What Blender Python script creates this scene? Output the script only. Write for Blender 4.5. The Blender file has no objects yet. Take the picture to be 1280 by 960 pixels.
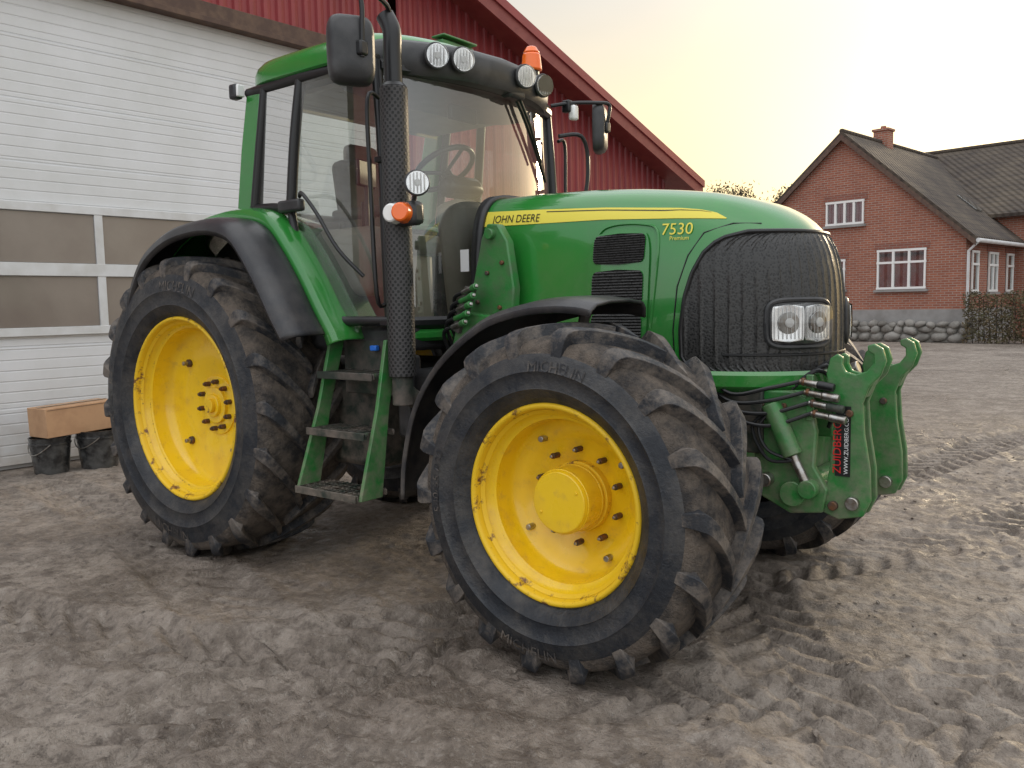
import bpy, bmesh, math, random
import numpy as np
from mathutils import Vector, Matrix
random.seed(7); rng=np.random.default_rng(5)
scene=bpy.context.scene; COL=scene.collection
rad=math.radians
scene.view_settings.view_transform='Standard'
try: scene.view_settings.look='None'
except Exception: pass
scene.view_settings.exposure=0

# ------------------------------------------------------------ materials
class NT:
    def __init__(s,name):
        s.m=bpy.data.materials.new(name); s.m.use_nodes=True; s.t=s.m.node_tree; s.n=s.t.nodes; s.l=s.t.links
        s.b=s.n["Principled BSDF"]; s.tc=s.n.new("ShaderNodeTexCoord"); s.v=s.tc.outputs["Object"]
    def new(s,t,**k):
        x=s.n.new(t)
        for a,b in k.items(): setattr(x,a,b)
        return x
    def noise(s,scale,detail=4,rough=.55,vec=None):
        x=s.new("ShaderNodeTexNoise"); x.inputs["Scale"].default_value=scale; x.inputs["Detail"].default_value=min(detail,5); x.inputs["Roughness"].default_value=rough
        s.l.new(vec or s.v,x.inputs["Vector"]); return x.outputs["Fac"]
    def mapr(s,src,a,b,c=0,d=1):
        x=s.new("ShaderNodeMapRange"); 
        for i,v in enumerate((a,b,c,d)): x.inputs[i+1].default_value=v
        s.l.new(src,x.inputs[0]); return x.outputs[0]
    def math(s,op,a,b=None):
        x=s.new("ShaderNodeMath",operation=op)
        for i,v in enumerate((a,b)):
            if v is None: continue
            if isinstance(v,(int,float)): x.inputs[i].default_value=v
            else: s.l.new(v,x.inputs[i])
        return x.outputs[0]
    def mix(s,f,a,b):
        x=s.new("ShaderNodeMix",data_type='RGBA')
        for i,v in ((0,f),(6,a),(7,b)):
            if isinstance(v,(int,float)): x.inputs[i].default_value=v
            elif isinstance(v,tuple): x.inputs[i].default_value=(*v,1)
            else: s.l.new(v,x.inputs[i])
        return x.outputs[2]
    def sep(s):
        x=s.new("ShaderNodeSeparateXYZ"); s.l.new(s.v,x.inputs[0]); return x.outputs
    def bump(s,h,strength=.3,dist=.01):
        x=s.new("ShaderNodeBump"); x.inputs["Strength"].default_value=strength; x.inputs["Distance"].default_value=dist
        s.l.new(h,x.inputs["Height"]); s.l.new(x.outputs[0],s.b.inputs["Normal"])
    def set(s,name,v):
        i=s.b.inputs[name]
        if isinstance(v,(int,float)): i.default_value=v
        elif isinstance(v,tuple): i.default_value=(*v,1)
        else: s.l.new(v,i)
def mat(name,col,rough=.5,metal=0,coat=0,c2=None,ns=6,nr=(.4,.65),amt=1,dust=0,bump=None,zr=(1.3,.4),dcol=(.26,.21,.165)):
    t=NT(name); c=col
    if c2 is not None: c=t.mix(t.mapr(t.noise(ns,6),nr[0],nr[1],0,amt),col,c2)
    r=rough
    if dust:
        z=t.mapr(t.sep()[2],zr[0],zr[1],.12,1)
        f=t.math('MULTIPLY',z,t.mapr(t.noise(9,6,.7),.38,.68,0,dust))
        c=t.mix(f,c,dcol); r=t.math('ADD',t.math('MULTIPLY',f,.5),rough)
    t.set("Base Color",c); t.set("Roughness",r); t.set("Metallic",metal); t.set("Coat Weight",coat); t.b.inputs["Coat Roughness"].default_value=.04
    if bump: t.bump(t.noise(bump[0],5),bump[1],bump[2] if len(bump)>2 else .01)
    return t.m
M={}
M['green']=mat("green_paint",(.022,.225,.032),.22,0,.85,c2=(.028,.20,.038),ns=3,dust=.3,zr=(1.8,.6))
M['greenc']=mat("green_paint_dirty",(.022,.19,.036),.38,0,.2,c2=(.06,.15,.055),ns=14,dust=.8,zr=(1.5,.4),bump=(60,.15))
t=NT("yellow_paint"); c=t.mix(t.mapr(t.noise(7,6),.5,.75),(.90,.58,.012),(.78,.47,.02)); c=t.mix(t.mapr(t.noise(14,6,.75),.56,.76,0,.35),c,(.36,.24,.10)); t.set("Base Color",c); t.set("Roughness",t.mapr(t.noise(9,5),.4,.7,.25,.5)); t.set("Coat Weight",.35); M['yellow']=t.m
tt=NT("yellow_rim_rust"); n1=tt.mapr(tt.noise(10,6,.75),.555,.64); tt.set("Base Color",tt.mix(n1,(.84,.53,.015),(.18,.075,.028))); tt.set("Roughness",.5); M['rimlip']=tt.m
M['decal']=mat("decal_yellow",(.80,.68,.08),.35)
M['decalk']=mat("decal_black",(.012,.012,.012),.4)
M['decalw']=mat("decal_white",(.8,.8,.8),.4); M['decalr']=mat("decal_red",(.6,.02,.02),.4)
M['black']=mat("black_plastic",(.022,.023,.025),.40,c2=(.045,.045,.047),ns=8,dust=.25,bump=(150,.1))
M['fend']=mat("black_fender",(.016,.017,.021),.34,c2=(.04,.04,.043),ns=5,dust=.35,zr=(1.8,.5),bump=(90,.08))
M['rubberseal']=mat("black_frame",(.012,.012,.013),.35)
M['chassis']=mat("chassis_dark",(.022,.032,.024),.6,c2=(.06,.05,.045),ns=9,dust=.85,bump=(30,.4))
M['steel']=mat("steel",(.45,.44,.42),.35,.9,c2=(.25,.2,.16),ns=30)
M['bolt']=mat("rusty_bolt",(.10,.08,.07),.6,.6,c2=(.2,.09,.04),ns=30)
M['chrome']=mat("reflector_metal",(.9,.91,.92),.25,1)
M['amber']=mat("amber_lens",(.95,.16,.012),.2,0,.6); M['wlens']=mat("white_lens",(.85,.85,.83),.15,0,.6)
M['seat']=mat("seat_fabric",(.11,.095,.08),.85,c2=(.15,.13,.11),ns=12)
M['inter']=mat("interior_plastic",(.30,.27,.23),.6,c2=(.34,.31,.27))
M['card']=mat("cardboard",(.50,.30,.17),.8,c2=(.43,.25,.14),ns=9)
M['wood']=mat("brown_beam",(.085,.05,.038),.7,c2=(.13,.08,.055),ns=8)
M['paint_red']=mat("maroon_fascia",(.20,.038,.038),.5,c2=(.24,.055,.05),ns=5)
M['whitef']=mat("white_frame",(.66,.67,.68),.45,c2=(.56,.56,.55),ns=4)
M['pane']=mat("frosted_pane",(.21,.175,.15),.22,0,.3,c2=(.24,.205,.175),ns=2)
# tyre
t=NT("tyre_rubber"); f=t.mapr(t.noise(5,6,.76),.42,.70,0,.75); c=t.mix(f,(.014,.017,.023),(.09,.082,.074)); t.set("Base Color",c); t.set("Roughness",t.mapr(t.noise(6,3),.4,.6,.42,.68))
t.bump(t.noise(50,6,.72),.5,.012); M['tyre']=t.m
t=NT("tyre_tread_mud"); f=t.mapr(t.noise(9,6,.7),.36,.6,0.1,.95); t.set("Base Color",t.mix(f,(.02,.02,.022),(.15,.12,.095))); t.set("Roughness",.85)
t.bump(t.noise(30,6,.75),.9,.03); M['mudtyre']=t.m
t=NT("tyre_lug_rubber"); f=t.mapr(t.noise(7,6,.75),.43,.62,0,.85); t.set("Base Color",t.mix(f,(.020,.022,.027),(.165,.138,.115))); t.set("Roughness",.6)
t.bump(t.noise(32,6,.72),.5,.014); M['lug']=t.m
# glass
def glass(name,tint,dusty=.05,refl=1.0,off=.02):
    m=bpy.data.materials.new(name); m.use_nodes=True; n=m.node_tree.nodes; l=m.node_tree.links; n.clear()
    o=n.new("ShaderNodeOutputMaterial"); tr=n.new("ShaderNodeBsdfTransparent"); tr.inputs[0].default_value=(*tint,1)
    g=n.new("ShaderNodeBsdfGlossy"); g.inputs["Roughness"].default_value=.015; d=n.new("ShaderNodeBsdfDiffuse"); d.inputs[0].default_value=(.55,.55,.5,1)
    fr=n.new("ShaderNodeFresnel"); fr.inputs[0].default_value=1.5; mu=n.new("ShaderNodeMath"); mu.operation='MULTIPLY_ADD'; mu.inputs[1].default_value=1.6*refl; mu.inputs[2].default_value=off; l.new(fr.outputs[0],mu.inputs[0])
    a=n.new("ShaderNodeMixShader"); l.new(mu.outputs[0],a.inputs[0]); l.new(tr.outputs[0],a.inputs[1]); l.new(g.outputs[0],a.inputs[2])
    tc=n.new("ShaderNodeTexCoord"); no=n.new("ShaderNodeTexNoise"); no.inputs["Scale"].default_value=3; no.inputs["Detail"].default_value=5; l.new(tc.outputs["Object"],no.inputs["Vector"])
    mr=n.new("ShaderNodeMapRange"); mr.inputs[1].default_value=.35; mr.inputs[2].default_value=.75; mr.inputs[3].default_value=dusty*.2; mr.inputs[4].default_value=dusty*2; l.new(no.outputs[0],mr.inputs[0])
    b=n.new("ShaderNodeMixShader"); l.new(mr.outputs[0],b.inputs[0]); l.new(a.outputs[0],b.inputs[1]); l.new(d.outputs[0],b.inputs[2]); l.new(b.outputs[0],o.inputs[0]); return m
M['glass']=glass("cab_glass",(.94,.98,.95),.06,1.3,.10); M['lens']=glass("lamp_glass",(.97,.97,.97),.03)
M['wglass']=glass("house_glass",(.75,.8,.82),.05,1.3,.12)
# grille mesh
t=NT("grille_mesh"); v=t.new("ShaderNodeTexVoronoi"); v.inputs["Scale"].default_value=95; t.l.new(t.v,v.inputs["Vector"])
t.set("Base Color",t.mix(t.mapr(v.outputs["Distance"],.25,.5),(.005,.005,.005),(.035,.034,.033))); t.set("Roughness",.38); t.bump(v.outputs["Distance"],.3,.003); M['grille']=t.m
# exhaust guard perforated
t=NT("exhaust_guard"); s=t.sep(); 
h=t.math('MULTIPLY',t.math('SINE',t.math('MULTIPLY',s[2],190.)),t.math('SINE',t.math('MULTIPLY',t.math('ARCTAN2',t.math('ADD',s[1],.85),t.math('SUBTRACT',s[0],1.64)),16.)))
hh=t.mapr(h,.1,.35); t.set("Base Color",t.mix(hh,(.045,.042,.042),(.004,.004,.004))); t.set("Roughness",.5); t.bump(hh,.5,.004); M['guard']=t.m
# corrugated red
t=NT("red_sheet_steel"); f=t.mapr(t.noise(1.5,6),.35,.7); t.set("Base Color",t.mix(f,(.30,.047,.052),(.23,.04,.044))); t.set("Roughness",.42); M['redsheet']=t.m
# white sectional door
t=NT("white_door_panel"); s=t.sep(); w=t.math('SINE',t.math('MULTIPLY',s[2],2*math.pi/.105)); g=t.mapr(w,.86,.98)
w2=t.math('FRACT',t.math('DIVIDE',s[2],.61)); g2=t.mapr(w2,.965,.99); gg=t.math('MAXIMUM',t.math('MULTIPLY',g,.35),g2)
f=t.mapr(t.noise(1.2,6,.65),.35,.7); base=t.mix(f,(.70,.71,.73),(.62,.63,.63))
lo=t.math('MULTIPLY',t.mapr(s[2],.9,0,0,1),t.mapr(t.noise(4,6),.3,.7)); base=t.mix(lo,base,(.44,.40,.36))
t.set("Base Color",t.mix(t.math('MULTIPLY',gg,.45),base,(.3,.3,.3))); t.set("Roughness",.5); t.bump(t.math('SUBTRACT',1,gg),.8,.012); M['door']=t.m
# brick
def brick(name,a,b,mo):
    t=NT(name); s=t.sep(); c=t.new("ShaderNodeCombineXYZ"); t.l.new(t.math('ADD',s[0],s[1]),c.inputs[0]); t.l.new(s[2],c.inputs[1])
    k=t.new("ShaderNodeTexBrick"); t.l.new(c.outputs[0],k.inputs["Vector"]); k.inputs["Scale"].default_value=1; k.inputs["Brick Width"].default_value=.25; k.inputs["Row Height"].default_value=.08; k.inputs["Mortar Size"].default_value=.011
    k.inputs["Color1"].default_value=(*a,1); k.inputs["Color2"].default_value=(*b,1); k.inputs["Mortar"].default_value=(*mo,1)
    t.set("Base Color",t.mix(t.mapr(t.noise(.9,6,.7),.35,.75,0,.5),k.outputs["Color"],(.20,.075,.05))); t.set("Roughness",.85); t.bump(k.outputs["Fac"],.3,.01); return t.m
M['brick']=brick("red_brick",(.37,.125,.072),(.27,.085,.052),(.36,.29,.24))
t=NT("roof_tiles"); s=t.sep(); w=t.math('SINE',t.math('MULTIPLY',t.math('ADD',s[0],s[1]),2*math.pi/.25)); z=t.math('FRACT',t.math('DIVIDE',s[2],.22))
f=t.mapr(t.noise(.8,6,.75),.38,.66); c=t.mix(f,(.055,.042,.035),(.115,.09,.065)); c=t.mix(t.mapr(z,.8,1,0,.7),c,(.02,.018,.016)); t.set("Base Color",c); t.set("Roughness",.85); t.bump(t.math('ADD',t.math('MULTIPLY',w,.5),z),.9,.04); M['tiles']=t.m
M['stone']=mat("field_stone",(.30,.285,.26),.85,c2=(.15,.14,.125),ns=2.2,bump=(12,.5,.03))
M['mortar']=mat("mortar",(.2,.19,.17),.9,bump=(20,.4)); M['plinth']=mat("plinth_render",(.30,.29,.28),.85,c2=(.23,.22,.21),ns=2)
M['curtain']=mat("curtain",(.75,.76,.76),.9); M['dark']=mat("dim_room",(.17,.18,.19),.8)
M['hedge']=mat("hedge_leaf",(.075,.07,.03),.8,c2=(.14,.095,.05),ns=5); M['tree']=mat("tree_leaf",(.035,.035,.02),.8,c2=(.08,.06,.035),ns=2)
M['bark']=mat("bark",(.07,.055,.045),.9)
# ground
t=NT("dirt_ground"); 
big=t.mapr(t.noise(.55,4,.6),.42,.60); mid=t.noise(3.4,5,.72); fine=t.noise(20,5,.8); m2=t.noise(8,4,.65)
dryc=t.mix(t.mapr(mid,.42,.6),(.245,.202,.165),(.37,.315,.265)); wetc=t.mix(t.mapr(mid,.42,.6),(.145,.115,.09),(.26,.213,.175)); c=t.mix(big,dryc,wetc)
c=t.mix(t.mapr(m2,.52,.64,0,.65),c,(.115,.088,.069)); c=t.mix(t.mapr(fine,.52,.62,0,.55),c,(.08,.062,.05)); c=t.mix(t.mapr(fine,.46,.37,0,.4),c,(.43,.38,.33))
vo=t.new("ShaderNodeTexVoronoi"); vo.inputs["Scale"].default_value=55; t.l.new(t.v,vo.inputs["Vector"]); peb=t.mapr(vo.outputs["Distance"],.20,.12)
pm=t.math('MULTIPLY',peb,t.mapr(m2,.50,.40)); c=t.mix(t.math('MULTIPLY',pm,.7),c,(.46,.42,.38)); t.set("Base Color",c)
rr=t.math('SUBTRACT',.82,t.math('MULTIPLY',t.math('ADD',t.math('MULTIPLY',big,.8),.2),t.mapr(m2,.45,.6,.12,.55))); t.set("Roughness",rr); t.b.inputs["Specular IOR Level"].default_value=.55
h=t.math('ADD',t.math('MULTIPLY',mid,.6),t.math('ADD',t.math('MULTIPLY',m2,.6),t.math('ADD',t.math('MULTIPLY',fine,.8),t.math('MULTIPLY',pm,.25)))); t.bump(h,1.0,.042); M['ground']=t.m

# ------------------------------------------------------------ mesh helpers
def empty(name,loc=(0,0,0),rz=0):
    o=bpy.data.objects.new(name,None); o.location=loc; o.rotation_euler=(0,0,rz); COL.objects.link(o); return o
def mk(name,V,F,m,parent=None,smooth=False,bevel=0,seg=2,loc=None,rot=None,solid=0,auto=None):
    me=bpy.data.meshes.new(name); me.from_pydata([tuple(map(float,v)) for v in V],[],[tuple(f) for f in F]); me.materials.append(M[m] if isinstance(m,str) else m)
    bm=bmesh.new(); bm.from_mesh(me)
    bmesh.ops.recalc_face_normals(bm,faces=bm.faces); bm.to_mesh(me); bm.free()
    if smooth or bevel:
        for p in me.polygons: p.use_smooth=True
        try: me.set_sharp_from_angle(angle=rad(auto or 38))
        except Exception: pass
    o=bpy.data.objects.new(name,me); COL.objects.link(o)
    if parent: o.parent=parent
    if loc: o.location=loc
    if rot: o.rotation_euler=rot
    if solid:
        s=o.modifiers.new("s",'SOLIDIFY'); s.thickness=solid; s.offset=0
    if bevel:
        b=o.modifiers.new("b",'BEVEL'); b.width=bevel; b.segments=seg; b.limit_method='ANGLE'; b.angle_limit=rad(40)
    return o
def box(name,c,s,m,parent=None,bevel=.006,rot=None):
    x,y,z=[v/2 for v in s]; V=[(i*x,j*y,k*z) for i in(-1,1) for j in(-1,1) for k in(-1,1)]
    F=[(0,1,3,2),(4,6,7,5),(0,4,5,1),(2,3,7,6),(0,2,6,4),(1,5,7,3)]
    if rot is not None:
        R=Matrix.Rotation(rot[2],3,'Z')@Matrix.Rotation(rot[1],3,'Y')@Matrix.Rotation(rot[0],3,'X'); V=[R@Vector(v) for v in V]
    V=[(v[0]+c[0],v[1]+c[1],v[2]+c[2]) for v in V]
    return mk(name,V,F,m,parent,bevel=bevel)
def sweep(name,pts,r,m,parent=None,seg=12,rs=None,flat=None):
    P=[Vector(p) for p in pts]; V=[];F=[]; up=None
    for i,p in enumerate(P):
        d=(P[min(i+1,len(P)-1)]-P[max(i-1,0)]).normalized()
        if up is None:
            up=Vector((0,0,1)) if abs(d.z)<.9 else Vector((1,0,0))
        a=d.cross(up).normalized(); b=a.cross(d).normalized(); up=b
        rr=rs[i] if rs else r
        for k in range(seg):
            th=2*math.pi*(k+.5)/seg; V.append(p+a*math.cos(th)*rr+b*math.sin(th)*rr*(flat or 1))
    for i in range(len(P)-1):
        for k in range(seg): F.append((i*seg+k,i*seg+(k+1)%seg,(i+1)*seg+(k+1)%seg,(i+1)*seg+k))
    F.append(tuple(range(seg))); F.append(tuple((len(P)-1)*seg+k for k in range(seg)))
    return mk(name,V,F,m,parent,smooth=True)
def smoothpts(pts,n=6):
    P=[Vector(p) for p in pts]; Q=[P[0]]+P+[P[-1]]; out=[]
    for i in range(1,len(Q)-2):
        for k in range(n):
            t=k/n; a,b,c,d=Q[i-1:i+3]; out.append(.5*((2*b)+(c-a)*t+(2*a-5*b+4*c-d)*t*t+(3*b-a-3*c+d)*t**3))
    out.append(P[-1]); return out
def cyl(name,a,b,r,m,parent=None,seg=28,r2=None,bevel=.004):
    a=Vector(a);b=Vector(b); d=(b-a).normalized(); u=Vector((0,0,1)) if abs(d.z)<.9 else Vector((1,0,0)); e=d.cross(u).normalized(); f=e.cross(d); V=[];r2=r if r2 is None else r2
    for p,q in((a,r),(b,r2)):
        for k in range(seg): th=2*math.pi*k/seg; V.append(p+(e*math.cos(th)+f*math.sin(th))*q)
    F=[(k,(k+1)%seg,seg+(k+1)%seg,seg+k) for k in range(seg)]+[tuple(range(seg)),tuple(range(seg,2*seg))]
    return mk(name,V,F,m,parent,smooth=True,bevel=bevel)
def prism(name,poly,y0,y1,m,parent=None,bevel=.004,axis='y'):
    n=len(poly); f=(lambda p,h:(p[0],h,p[1])) if axis=='y' else ((lambda p,h:(h,p[0],p[1])) if axis=='x' else (lambda p,h:(p[0],p[1],h)))
    V=[f(p,y0) for p in poly]+[f(p,y1) for p in poly]
    F=[tuple(range(n)),tuple(range(n,2*n))]+[(i,(i+1)%n,n+(i+1)%n,n+i) for i in range(n)]
    return mk(name,V,F,m,parent,bevel=bevel)
def loft(name,rows,m,parent=None,smooth=True,solid=0,closed=False,caps=False,bevel=0):
    n=len(rows[0]); V=[p for r in rows for p in r]; F=[]
    for i in range(len(rows)-1):
        for k in range(n if closed else n-1): F.append((i*n+k,i*n+(k+1)%n,(i+1)*n+(k+1)%n,(i+1)*n+k))
    if caps: F.append(tuple(range(n))); F.append(tuple((len(rows)-1)*n+k for k in range(n)))
    return mk(name,V,F,m,parent,smooth=smooth,solid=solid,bevel=bevel)
def lathe(prof,seg=96):
    V=[];F=[]
    for r,y in prof:
        for k in range(seg): th=2*math.pi*k/seg; V.append((r*math.cos(th),y,r*math.sin(th)))
    for i in range(len(prof)-1):
        for k in range(seg): F.append((i*seg+k,i*seg+(k+1)%seg,(i+1)*seg+(k+1)%seg,(i+1)*seg+k))
    return V,F
def textmesh(s,size):
    cu=bpy.data.curves.new("t",'FONT'); cu.body=s; cu.size=size; cu.resolution_u=3; o=bpy.data.objects.new("t",cu); COL.objects.link(o)
    dg=bpy.context.evaluated_depsgraph_get(); dg.update(); me=o.evaluated_get(dg).to_mesh(); V=[tuple(v.co) for v in me.vertices]; F=[tuple(p.vertices) for p in me.polygons]
    o.evaluated_get(dg).to_mesh_clear(); bpy.data.objects.remove(o); return V,F

# ------------------------------------------------------------ TRACTOR
T=empty("farm_tractor")
def wheel(tag,cx,side,yf,zc,R,W,rimR,rimH,nl,kind):
    loc=(cx,side*yf,zc); sg=1 if side<0 else -1
    def put(name,V,F,m,**k):
        V=[(v[0],v[1]*sg,v[2]) for v in V]; return mk(tag+"_"+name,V,F,m,T,loc=loc,**k)
    c=rimH; h=W/2; H=R-rimR
    half=[(rimR-.01,.03),(rimR+.012,.004),(rimR+.03,-.012),(rimR+.035,-.022),(rimR+.2*H,c-h+.010),(rimR+.215*H,c-h+.003),(rimR+.23*H,c-h+.007),(rimR+.4*H,c-h-.006),(rimR+.43*H,c-h-.013),(rimR+.46*H,c-h-.006),(rimR+.6*H,c-h+.0),(R-.12,c-h+.010)]
    tread=[(R-.12,c-h+.010),(R-.088,c-h+.024),(R-.065,c-h+.05),(R-.053,c-h*.65),(R-.046,c),(R-.053,c+h*.65),(R-.065,c+h-.05),(R-.088,c+h-.024),(R-.12,c+h-.010)]
    V,F=lathe(half,120); put("tyre_sidewall",V,F,'tyre',smooth=True,auto=60)
    V,F=lathe([(r,2*c-y) for r,y in half[::-1]],120); put("tyre_inner_wall",V,F,'tyre',smooth=True,auto=60)
    V,F=lathe(tread,120); put("tyre_tread",V,F,'mudtyre',smooth=True,auto=60)
    V=[];F=[]
    # w, top radius, width factor, base inset radial, base inset lateral
    st=[(-.05,R,.9,.07,0),(.12,R,.95,.07,0),(.3,R-.001,1.0,.07,0),(.5,R-.003,1.1,.07,0),(.7,R-.007,1.2,.07,0),(.82,R-.012,1.3,.066,.008),(.90,R-.019,1.36,.058,.022),(.955,R-.034,1.38,.045,.036),(.982,R-.06,1.34,.028,.045),(.990,R-.095,1.2,.016,.05),(.988,R-.14,1.0,.01,.05),(.975,R-.18,.6,.01,.04)]
    for hf in(-1,1):
        for i in range(nl):
            p0=2*math.pi*(i+(.5 if hf>0 else 0))/nl+random.uniform(-.006,.006); base=len(V); wr=random.uniform(-.004,.001)
            for si,(w,rt,wd,ir,il) in enumerate(st):
                off=(.56*W*(max(w,0)**.8) if w>0 else w*W*.9)/R; hw=.0235*wd*1.25*(R/.95)**.4; y=c+hf*w*h; rt=rt+wr
                rb,yb=rt-ir,y-hf*il
                for (q,rr_,yy) in((-hw*1.35,rb,yb),(-hw,rt,y),(hw,rt,y),(hw*1.35,rb,yb)):
                    a=p0+off+q/R; V.append((rr_*math.cos(a),yy,rr_*math.sin(a)))
            for s in range(len(st)-1):
                for k in range(4): F.append((base+s*4+k,base+s*4+(k+1)%4,base+(s+1)*4+(k+1)%4,base+(s+1)*4+k))
            F.append((base,base+1,base+2,base+3)); e=base+(len(st)-1)*4; F.append((e,e+1,e+2,e+3))
    put("lugs",V,F,'lug',bevel=.004,seg=1)
    lip=[(rimR+.012,.03),(rimR+.013,.006),(rimR+.006,-.006),(rimR-.006,-.006),(rimR-.014,.006),(rimR-.018,.03)]
    V,F=lathe(lip,120); put("rim_lip",V,F,'rimlip',smooth=True,auto=70)
    if kind=='rear':
        pr=[(rimR-.018,.03),(rimR-.03,.045),(rimR-.036,.075),(rimR-.06,.09),(rimR-.066,.17),(rimR-.085,.2),(rimR-.12,.215),(.34,.225),(.26,.235),(.22,.255),(.0,.258)]
    else:
        pr=[(rimR-.018,.03),(rimR-.03,.045),(rimR-.036,.07),(rimR-.062,.085),(rimR-.068,.16),(rimR-.085,.19),(.29,.2),(.255,.215),(.235,.235),(.0,.238)]
    V,F=lathe(pr,120); put("rim_disc",V,F,'yellow',smooth=True,auto=50)
    V,F=lathe([(pr[0][0]-.001,pr[0][1]-.001),(pr[1][0]-.003,pr[1][1]-.001)],120); put("rim_seam",V,F,'rimlip',smooth=True)
    V,F=lathe([(pr[2][0]-.006,pr[2][1]+.004),(pr[2][0]-.014,pr[2][1]+.008)],120); put("rim_seam",V,F,'rimlip',smooth=True)
    def rc(name,x,z,y0,y1,r,m,seg=16,r2=None):
        V=[];r2=r2 or r
        for y,q in((y0,r),(y1,r2)):
            for k in range(seg): th=2*math.pi*k/seg; V.append((x+q*math.cos(th),y,z+q*math.sin(th)))
        F=[(k,(k+1)%seg,seg+(k+1)%seg,seg+k) for k in range(seg)]+[tuple(range(seg)),tuple(range(seg,2*seg))]
        put(name,V,F,m,bevel=.003)
    if kind=='rear':
        rc("hub",0,0,.258,.225,.115,'yellow',40); rc("axle_flange",0,0,.226,.205,.075,'yellow',30,.07); rc("axle_end",0,0,.206,.18,.045,'rimlip',24); rc("hub_ring",0,0,.258,.246,.19,'yellow',40)
        for i in range(10): a=2*math.pi*(i+.3)/10; rc("bolt_%d"%i,.152*math.cos(a),.152*math.sin(a),.248,.212,.0175,'bolt',6); rc("bolt_tip_%d"%i,.152*math.cos(a),.152*math.sin(a),.212,.20,.010,'bolt',10)
        for i in range(4): a=2*math.pi*i/4+.75; rc("stud_%d"%i,.36*math.cos(a),.36*math.sin(a),.222,.17,.014,'steel',10); rc("washer_%d"%i,.36*math.cos(a),.36*math.sin(a),.226,.205,.026,'bolt',14)
    else:
        rc("hub_base",0,0,.238,.20,.15,'rimlip',44); rc("hub_drum",0,0,.20,.08,.137,'yellow',48); rc("hub_seam",0,0,.192,.18,.1405,'rimlip',48); rc("hub_cap",0,0,.08,.062,.134,'yellow',48,.126)
        for i in range(2): a=2*math.pi*i/2+.5; rc("cap_bolt_%d"%i,.10*math.cos(a),.10*math.sin(a),.062,.057,.007,'yellow',8)
        for i in range(10): a=2*math.pi*(i+.5)/10; rc("stud_%d"%i,.2*math.cos(a),.2*math.sin(a),.238,.19,.0135,'bolt',6); rc("stud_tip_%d"%i,.2*math.cos(a),.2*math.sin(a),.19,.178,.008,'steel',8)
        for i in range(4): a=2*math.pi*i/4+.6; rc("plug_%d"%i,.285*math.cos(a),.285*math.sin(a),.205,.165,.014,'steel',10)
    if sg>0:
        for word,a0 in (("MICHELIN",rad(262)),("MICHELIN",rad(82)),("540/65 R30" if kind!='rear' else "650/65 R42",rad(175))):
            V,F=textmesh(word,.085 if kind=='rear' else .062); xs=[v[0] for v in V]; mid=(min(xs)+max(xs))/2; rr=rimR+.52*H; up=-1 if 180<math.degrees(a0)<360 else 1
            V2=[]
            for x,y,z in V:
                r0=rr+(y-.03)*(1 if up>0 else -1)+(0 if up>0 else .02); a=a0-(x-mid)/rr*(1 if up>0 else -1); tq=(r0-rimR)/H
                yy=c-h+ (np.interp(tq,[.4,.43,.46,.6,.75],[-.006,-.013,-.006,.0,.008]))-.004
                V2.append((r0*math.cos(a),yy,r0*math.sin(a)))
            put("lettering",V2,F,'lug')
ZR,ZF=.93,.722
for s in(-1,1):
    wheel("rear_wheel_"+("r" if s<0 else "l"),0,s,1.138,ZR,.945,.66,.56,.28,20,'rear')
    wheel("front_wheel_"+("r" if s<0 else "l"),2.86,s,1.254,ZF,.738,.54,.406,.22,18,'front')

# hood surface functions
XC,LL,WW,PQ,QQ,ZB=3.0,.60,.43,5.0,2.4,1.2
def ztop(x): return float(np.interp(x,[1.8,2.1,2.44,2.7,2.93,3.1,3.23,3.35,3.46,3.55,3.64],[2.13,2.13,2.118,2.098,2.07,2.042,2.012,1.98,1.945,1.912,1.87]))
def kk(t): return max(0,(1-min(max(t,0),1)**PQ))**(1/PQ)
def Wx(x): return WW-.02*max(0,(2.6-x))/.8
def hy(x,z,e=0):
    t=(z-ZB)/(ztop(x)-ZB); k=kk(t); 
    y=Wx(x)*k
    if x>XC: y*=max(0,1-((x-XC)/(LL*max(k,.01)))**QQ)**(1/QQ)
    return -(y+e)
def hs(phi,t,e=0):
    k=kk(t); cx=abs(math.cos(phi))**(2/QQ); sy=abs(math.sin(phi))**(2/QQ)
    x=XC+(LL*k)*cx; y=-(WW*k)*sy*(1 if phi>0 else -1)
    x2=x+math.cos(phi)*e; y2=y-math.sin(phi)*e
    return (x2,y2,ZB+(ztop(x)-ZB)*t)
def hz(phi,z,e=0):
    x=XC+LL*abs(math.cos(phi))**(2/QQ)
    for _ in range(6):
        t=(z-ZB)/(ztop(x)-ZB); k=kk(t); x=XC+LL*k*abs(math.cos(phi))**(2/QQ)
    p=hs(phi,t,e); return (p[0],p[1],z),k
rows=[]
for t in [0,.1,.2,.3,.4,.5,.58,.65,.7,.75,.8,.84,.87,.9,.925,.945,.96,.975,.985,.993,.998,1]:
    k=kk(t); r=[]
    for x in np.linspace(1.82,XC,14)[:-1]: r.append((x,-Wx(x)*k,ZB+(ztop(x)-ZB)*t))
    for ph in np.linspace(90,-90,97): r.append(hs(rad(ph),t))
    for x in np.linspace(XC,1.82,14)[1:]: r.append((x,Wx(x)*k,ZB+(ztop(x)-ZB)*t))
    rows.append(r)
loft("hood",rows,'green',T)
rr2=[]
for x in (1.77,1.83):
    r=[]
    for i in range(41):
        a=math.pi*(i/40); cz=abs(math.sin(a))**(2/5); cy=abs(math.cos(a))**(2/5)*(1 if a<math.pi/2 else -1)
        r.append((x,-.418*cy,1.3+(ztop(x)-1.3+.004)*cz))
    rr2.append(r)
loft("hood_seal",rr2,'rubberseal',T,solid=.03)
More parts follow.
